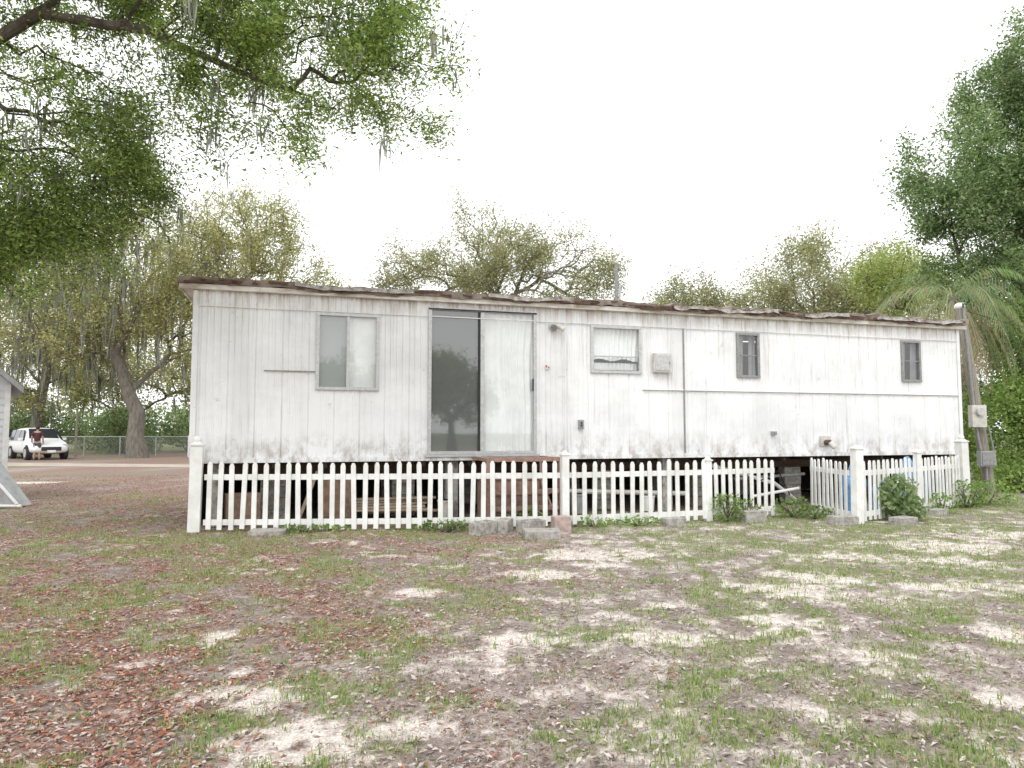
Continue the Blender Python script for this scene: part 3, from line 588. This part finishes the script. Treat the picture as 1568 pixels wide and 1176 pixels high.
# trees across the road behind the photographer (seen as reflections in the glass)
tree("oak_tree",[(15.8,-18.5,-.1),(15.8,-18.5,2),(15.6,-18.5,4)],.3,[((15.6,-18.5,4.6),(2.6,2,2.2)),((17.6,-18.5,3.6),(1.6,1.5,1.5))],350,11000,.22,G1,W1,61,sigma=.3,step=.8,rt=.02,lw=.6)
tree("oak_tree",[(8.8,-20,-.1),(8.8,-20,2),(8.8,-20,4)],.3,[((8.8,-20,4.0),(2.6,2,2.0))],300,9000,.24,G1,W1,63,sigma=.35,step=.8,rt=.02,lw=.6)
# ------------------------------------------------------------ palm
PR=empty("queen_palm",(12.1,19.3,0)); b=MB()
for i in range(13): b.cyl((.02*math.sin(i),0,i*.4),(.02*math.sin(i+1),0,(i+1)*.4+.01),.15-.002*i,.14-.002*i,M_barkp,10)
b.make("trunk",PR); V=[];Fs=[];cols=[]; rn=random.Random(4)
for f in range(50):
    az=rn.random()*6.283; el0=rn.uniform(-.6,1.35); Lf=rn.uniform(2.1,3.0); p=Vector((0,0,5.1)); d=Vector((math.cos(az)*math.cos(el0),math.sin(az)*math.cos(el0),math.sin(el0))); prev=p; ns=28
    dead=el0<-.1; g=(.48,.42,.28) if dead else rn.choice([(.33,.41,.20),(.42,.46,.27),(.26,.34,.17)])
    side=Vector((-math.sin(az),math.cos(az),0))
    for s in range(ns):
        d=(d+Vector((0,0,-.085-.03*s/ns))).normalized(); q=prev+d*Lf/ns; w_=.016*(1-s/ns)+.004
        o=len(V); V+=[prev-side*w_,prev+side*w_,q+side*w_,q-side*w_]; Fs.append((o,o+1,o+2,o+3)); cols+=[g]*4
        if s>3:
            for sg in (-1,1):
                for _ in range(2):
                    ll=.48*math.sin(math.pi*(s+2)/(ns+6))*rn.uniform(.7,1.2)+.08; dd=(side*sg*.6+d*.5+Vector((0,0,-.6-rn.random()*.6))).normalized(); t=q+dd*ll; wv=d*.011; o=len(V); md=q.lerp(t,.5)+Vector((0,0,.03))
                    V+=[q-wv*.5,md-wv,t,md+wv]; Fs.append((o,o+1,o+2,o+3)); cols+=[tuple(c*rn.uniform(.75,1.25) for c in g)]*4
        prev=q
npmesh("fronds",np.array([tuple(v) for v in V]),Fs,[M_leaf],cols=np.array(cols),parent=PR)
# ------------------------------------------------------------ shrub masses
def shrubs(name,blobs,nl,ls,pal,wts,seed,stems=True):
    r=np.random.default_rng(seed); vol=np.array([b_[1][0]*b_[1][2] for b_ in blobs],float); vol=vol/vol.sum(); Cs=[]
    for (c,s),v in zip(blobs,vol):
        k=int(nl*v); d=r.normal(size=(k,3)); d/=np.linalg.norm(d,axis=1,keepdims=True); lob=.8+.5*fbm(d[:,0]*3+d[:,1]*2+9,d[:,2]*3+9,seed); rad=(1-.45*r.random(k)**1.6)*lob
        C=np.array(c)+d*rad[:,None]*np.array(s)+r.normal(0,.06*min(s),(k,3)); Cs.append(C[C[:,2]>.02])
    C=np.concatenate(Cs); k=len(C); A=r.normal(size=(k,3)); Nn=r.normal(size=(k,3)); Nn[:,2]+=.4; tone=.45+1.1*fbm(C[:,0]*.9+50,C[:,2]*1.1+50,seed+3)
    l=ls*(.6+.8*r.random(k)); V,Fq=leafquads(C,A,Nn,l/2,l*.28,.1); root=npmesh(name,V,Fq,[M_leaf],cols=np.repeat(pickcol(k,pal,wts,.25,r)*tone[:,None],4,0))
    if stems:
        P0=[];P1=[]
        for (c,s) in blobs:
            for i in range(8): P0.append((c[0]+r.normal(0,.08*s[0]),c[1],0)); P1.append((c[0]+r.normal(0,.5*s[0]),c[1]+r.normal(0,.4*s[1]),c[2]+.4*s[2]))
        V,Fq=frustums(np.array(P0,float),np.array(P1,float),np.full(len(P0),.012+.01*min(blobs[0][1])),np.full(len(P0),.005),4); npmesh("stems",V,Fq,[M_bark],parent=root)
DG=[(.20,.29,.12),(.28,.36,.17),(.37,.43,.22),(.14,.19,.09)]
rb=random.Random(9)
shrubs("hedgerow",[((x_,50+rb.uniform(-3,8),rb.uniform(.9,2.4)),(rb.uniform(1.3,2.4),1.6,rb.uniform(1.0,2.2))) for x_ in np.arange(-50,-14,1.9)],52000,.20,DG,W1,71)
tree("oak_tree",[(-27,60,-.1),(-27,60,3),(-27,60,6)],.35,[((-27,60,7),(5,3,3.6)),((-35,60,6),(4,3,3.5)),((-20,60,7),(3,3,3))],500,26000,.24,YG,W2,81,sigma=.6,step=1.2,rt=.02,bark=M_barkp,lw=.5,moss=120,mosslen=1.8)
shrubs("distant_tree_line",[((x_,85+rb.uniform(-5,5),rb.uniform(1.5,3)),(4.0,3,rb.uniform(2.,4.4))) for x_ in np.arange(-105,105,5.5)],50000,.5,DG,W1,73,stems=False)
shrubs("vine_thicket",[((14.2,19.8,1.4),(2,1.2,1.5)),((13.4,18.4,.45),(1.5,.8,.6)),((16.5,19,1.2),(2,1.2,1.6)),((15.2,20.6,3.4),(1.2,.8,2.2)),((12.6,17.6,.3),(.9,.5,.4))],45000,.10,G1,W1,75)
shrubs("garden_shrub",[((6.45,12.0,.42),(.30,.26,.34)),((6.6,12.05,.2),(.35,.3,.2))],900,.11,[(.18,.27,.12),(.26,.34,.16),(.34,.40,.22)],[1,1,1],77)
shrubs("weeds",[((3.55,11.85,.22),(.26,.2,.26)),((3.95,12.1,.16),(.25,.2,.2)),((4.9,12.5,.16),(.35,.25,.2)),((5.2,12.3,.1),(.3,.2,.14)),((8.9,14.0,.25),(.4,.25,.3)),((9.6,14.5,.2),(.6,.3,.3)),((7.9,13.2,.15),(.3,.25,.22)),((2.0,11.3,.06),(.35,.15,.12)),((0.2,11.3,.1),(.3,.1,.2)),((-1.0,10.75,.05),(.5,.12,.12)),((-3.0,10.6,.04),(.6,.12,.08)),((1.3,11.2,.06),(.3,.15,.12))],4200,.06,[(.20,.33,.09),(.30,.42,.14),(.40,.46,.19)],[2,2,1],79)
# ------------------------------------------------------------ neighbour shed, ramp, path
SH=empty("garden_shed",(-10.62,15.0,0),.66); b=MB(); 
for i in range(16): 
    b.add([(-3.2,-.012,.1+i*.15),(0,-.012,.1+i*.15),(0,.0,.25+i*.15),(-3.2,0,.25+i*.15)],[(0,1,2,3)],M_shed)
b.b2(-3.2,-.001,.003,3.0,.1,2.5,M_shed); b.add([(-3.2,.0,2.5),(0,0,2.5),(-1.6,0,3.98)],[(0,1,2)],M_shed); b.b2(-.09,.012,-.03,-.013,.1,2.48,M_shroof)
b.make("siding",SH); b=MB()
for sg in (0,1):
    xx0,xx1=((.22,-1.6) if sg==0 else (-3.42,-1.6))
    b.add([(xx0,-.25,2.42),(xx1,-.25,4.1),(xx1,3.2,4.1),(xx0,3.2,2.42),(xx0,-.25,2.30),(xx1,-.25,3.98),(xx1,3.2,3.98),(xx0,3.2,2.30)],[(0,1,2,3),(7,6,5,4),(0,4,5,1),(3,2,6,7),(0,3,7,4)],M_grey)
b.make("roof",SH)
RP=empty("loading_ramp",(-10.07,15.3,0)); b=MB(); b.add([(-.6,-1.3,1.0),(-.35,-1.3,1.0),(.42,-1.3,.03),(.05,-1.3,.03),(-.6,-.9,1.0),(-.35,-.9,1.0),(.42,-.9,.03),(.05,-.9,.03)],[(0,1,2,3),(7,6,5,4),(0,4,5,1),(1,5,6,2),(2,6,7,3),(3,7,4,0)],M_grey); b.tube([(-.5,-1.33,1.05),(.42,-1.33,.07)],.03,M_shroof); b.tube([(-.1,-1.33,.04),(.5,-1.33,.04)],.03,M_shroof); b.make("deck_and_rails",RP)
def sheet(name,pts,z,m_):
    npmesh(name,[(p[0],p[1],z) for p in pts],[tuple(range(len(pts)))],[m_])
M_path=mat("path_concrete",(.58,.55,.50),.95,var=.2,scale=3,bump=.2)
sheet("footpath",[(-26,19.6),(-13.4,20.3),(-13.0,21.2),(-26,20.6)],.006,M_path)
M_sandr=mat("sandy_drive",(.46,.40,.34),1,var=.3,scale=1.2,bump=.3); sheet("sandy_drive",[(-60,35.5),(-9,29),(-9,31),(-60,40.5)],.005,M_sandr)
# ------------------------------------------------------------ chain link fence
CF=empty("chain_link_fence"); b=MB(); x0,x1,yc=-28,-15,43.0
for i in range(7): xq=x0+i*(x1-x0)/6; b.cyl((xq,yc,0),(xq,yc,1.2),.035,.035,M_alu,8)
b.cyl((x0,yc,1.16),(x1,yc,1.16),.025,.025,M_alu,8); b.make("posts_and_rail",CF)
b=MB(); q=x0-1.1
while q<x1:
    for sg in (1,-1):
        a=(q,0.03) if sg>0 else (q,1.13); c_=(q+1.1,1.13) if sg>0 else (q+1.1,.03); xa=max(a[0],x0); xb=min(c_[0],x1)
        if xb>xa:
            fa=(xa-a[0])/1.1; fb=(xb-a[0])/1.1; za=a[1]+(c_[1]-a[1])*fa; zb=a[1]+(c_[1]-a[1])*fb
            b.cyl((xa,yc+.03+.008*sg,za),(xb,yc+.03+.008*sg,zb),.004,.004,M_alu,3,False)
    q+=.10
b.make("wire_mesh",CF)
b=MB(); b.cyl((-25.4,41.5,-.1),(-25.4,41.5,2.6),.07,.06,M_wood,8); b.make("wooden_post")
b=MB()
for zz in (.3,.6,.9,1.1): b.box((-18.0,41.6,zz),(1.7,.04,.1),M_vinyl)
for xx_ in (-18.85,-17.15): b.box((xx_,41.6,.62),(.12,.12,1.24),M_vinyl)
b.box((-18,41.55,.65),(2.0,.03,.08),M_vinyl,Matrix.Rotation(.55,3,'Y')); b.make("white_farm_gate")
# ------------------------------------------------------------ cars
def car(name,loc,rz,paint):
    root=empty(name,loc,rz); glass=mat(name+"_glass",(.03,.035,.04),.08,var=0,bump=0); b=MB()
    S=[(-2.25,.70,.45,.85,.95,.66),(-2.18,.84,.32,.95,1.30,.62),(-1.95,.90,.28,.98,1.58,.66),(-1.2,.92,.26,.99,1.68,.70),(-.2,.92,.26,.99,1.70,.70),(.35,.92,.26,.98,1.62,.68),(.95,.92,.26,.97,1.14,.74),(1.15,.91,.28,.95,1.03,.80),(1.9,.88,.30,.88,.94,.74),(2.2,.80,.34,.74,.80,.66),(2.32,.66,.42,.62,.68,.55)]
    V=[];Fs=[]
    for (x_,w_,zb,zm,zt,wt) in S:
        half=[(w_*.86,zb),(w_,zb+.14),(w_*1.0,(zb+zm)/2+.05),(w_*.97,zm),(wt+.03,zt-.07 if zt-zm>.15 else (zm+zt)/2),(wt*.86,zt)]
        ring=[(x_,a,z_) for a,z_ in half]+[(x_,-a,z_) for a,z_ in half[::-1]]; V+=ring
    k=12
    for i in range(len(S)-1):
        for j in range(k): Fs.append((i*k+j,i*k+(j+1)%k,(i+1)*k+(j+1)%k,(i+1)*k+j))
    Fs.append(tuple(range(k-1,-1,-1))); Fs.append(tuple(range((len(S)-1)*k,len(S)*k))); b.add(V,Fs,paint); o=b.make("body",root,smooth=True)
    ss=o.modifiers.new("s",'SUBSURF'); ss.levels=1; ss.render_levels=1
    b=MB()
    for sg in (-1,1):
        yb,yt=.925*sg,.765*sg
        for (a0,a1,c0,c1) in ((-1.85,-1.05,-1.75,-1.05),(-.97,-.12,-.97,-.12),(-.04,.86,-.04,.42)):
            vs=[(a0,yb,1.02),(a1,yb,1.02),(c1,yt,1.56),(c0,yt,1.56)]; b.add(vs+[(v[0],v[1]-.05*sg,v[2]) for v in vs],[(0,1,2,3),(7,6,5,4),(0,4,5,1),(1,5,6,2),(2,6,7,3),(3,7,4,0)],glass)
        b.box((.72,1.0*sg,1.08),(.16,.2,.14),paint); b.box((2.1,.66*sg,.74),(.22,.26,.13),M_alu); b.box((-2.2,.66*sg,.98),(.08,.16,.3),M_red)
        for xw in (-1.4,1.42):
            b.cyl((xw,.95*sg,.35),(xw,.70*sg,.35),.35,.35,M_black,24); b.cyl((xw,.965*sg,.35),(xw,.90*sg,.35),.22,.22,M_alu,20); b.cyl((xw,.9*sg,.37),(xw,.72*sg,.37),.41,.41,M_black,24)
    b.add([(1.0,-.68,1.12),(1.0,.68,1.12),(.50,.60,1.62),(.50,-.60,1.62)],[(0,1,2,3)],glass); b.add([(-2.25,-.6,1.1),(-2.25,.6,1.1),(-2.06,.56,1.5),(-2.06,-.56,1.5)],[(0,1,2,3)],glass)
    b.box((2.31,0,.58),(.05,.9,.2),M_black); b.box((2.34,0,.45),(.02,.4,.12),M_vinyl); b.make("glass_wheels_lights",root)
M_cw=mat("car_paint_white",(.80,.80,.80),.25,var=.03,bump=0); M_cs=mat("car_paint_silver",(.55,.57,.6),.3,var=.03,bump=0)
car("parked_suv",(-25.6,38.5,0),math.radians(-42),M_cw); car("parked_car",(-29.6,41,0),math.radians(-30),M_cs)
# ------------------------------------------------------------ person by the car
def person(name,loc,rz):
    root=empty(name,loc,rz); M_sk=mat("skin",(.42,.26,.19),.6,var=.1,bump=0); M_sh=mat("dark_red_shirt",(.075,.03,.035),.9,var=.2); M_pt=mat("dark_shorts",(.07,.07,.08),.9,var=.2); M_hr=mat("hair",(.04,.03,.025),.8); M_so=mat("shoes",(.1,.1,.1),.8)
    def sk(nm,vs,es,rs,m_,rootv=0):
        me=bpy.data.meshes.new(nm)
        me.from_pydata(vs,es,[]); o=link(bpy.data.objects.new(nm,me),root); s=o.modifiers.new("skin",'SKIN')
        if not me.skin_vertices:
            bm=bmesh.new(); bm.from_mesh(me); bm.verts.layers.skin.verify(); bm.to_mesh(me); bm.free()
        for i,r_ in enumerate(rs):
            me.skin_vertices[0].data[i].radius=(r_ if isinstance(r_,tuple) else (r_,r_)); me.skin_vertices[0].data[i].use_root=(i==rootv)
        q=o.modifiers.new("sub",'SUBSURF'); q.levels=2; q.render_levels=2; me.materials.append(m_); return o
    vs=[(0,0,.92),(0,0,1.10),(0,0,1.28),(0,0,1.42),(0,.01,1.50),(0,.02,1.58)]; es=[(0,1),(1,2),(2,3),(3,4),(4,5)]; rs=[(.15,.11),(.135,.1),(.15,.105),(.12,.085),(.05,.05),(.05,.05)]
    for sg in (-1,1):
        o=len(vs); vs+=[(.17*sg,0,1.42),(.24*sg,-.02,1.17),(.25*sg,.07,.93),(.25*sg,.11,.86)]; es+=[(3,o),(o,o+1),(o+1,o+2),(o+2,o+3)]; rs+=[.06,.045,.03,(.035,.02)]
        o=len(vs); vs+=[(.09*sg,0,.84),(.11*sg,.02,.48),(.12*sg,-.01,.09),(.13*sg,.10,.04)]; es+=[(0,o),(o,o+1),(o+1,o+2),(o+2,o+3)]; rs+=[.085,.055,.038,(.045,.03)]
    sk("body",vs,es,rs,M_sk)
    for sg in (-1,1):
        for f in range(5):
            bx=.25*sg+(f-2)*.013*sg if f<4 else .25*sg-.03*sg; ln_=(.06,.07,.075,.065,.045)[f]; y0=.125+(f-2)*.006
            sk("finger",[(bx,y0-.01,.84),(bx,y0+.005,.84-ln_*.5),(bx,y0+.015,.84-ln_)],[(0,1),(1,2)],[.009,.0085,.007],M_sk)
        sk("shorts_leg",[(.03*sg,0,.93),(.095*sg,0,.80),(.11*sg,.01,.56)],[(0,1),(1,2)],[(.12,.12),.108,.095],M_pt); sk("shoe",[(.12*sg,-.05,.045),(.13*sg,.14,.04)],[(0,1)],[(.05,.045),(.045,.035)],M_so)
    vs=[(0,0,.90),(0,0,1.10),(0,0,1.30),(0,0,1.44)]; es=[(0,1),(1,2),(2,3)]; rs=[(.175,.13),(.16,.12),(.17,.125),(.13,.1)]
    for sg in (-1,1): o=len(vs); vs+=[(.18*sg,0,1.41),(.235*sg,-.015,1.22)]; es+=[(3,o),(o,o+1)]; rs+=[.082,.065]
    sk("shirt",vs,es,rs,M_sh)
    b=MB(); b.sph((0,.02,1.64),.095,M_sk,16,12,(.82,1,1.22)); b.sph((0,.115,1.63),.016,M_sk,8,6,(1,1.2,1.6)); b.sph((0,.0,1.67),.102,M_hr,16,12,(.86,1,1.08))
    for sg in(-1,1): b.sph((.08*sg,.01,1.64),.022,M_sk,8,6,(.5,1,1.4)); b.sph((.032*sg,.105,1.655),.009,M_black,8,6)
    b.box((0,.112,1.585),(.04,.01,.008),M_red); b.make("head",root,smooth=True)
person("standing_person",(-24.4,36.6,0),math.radians(20))
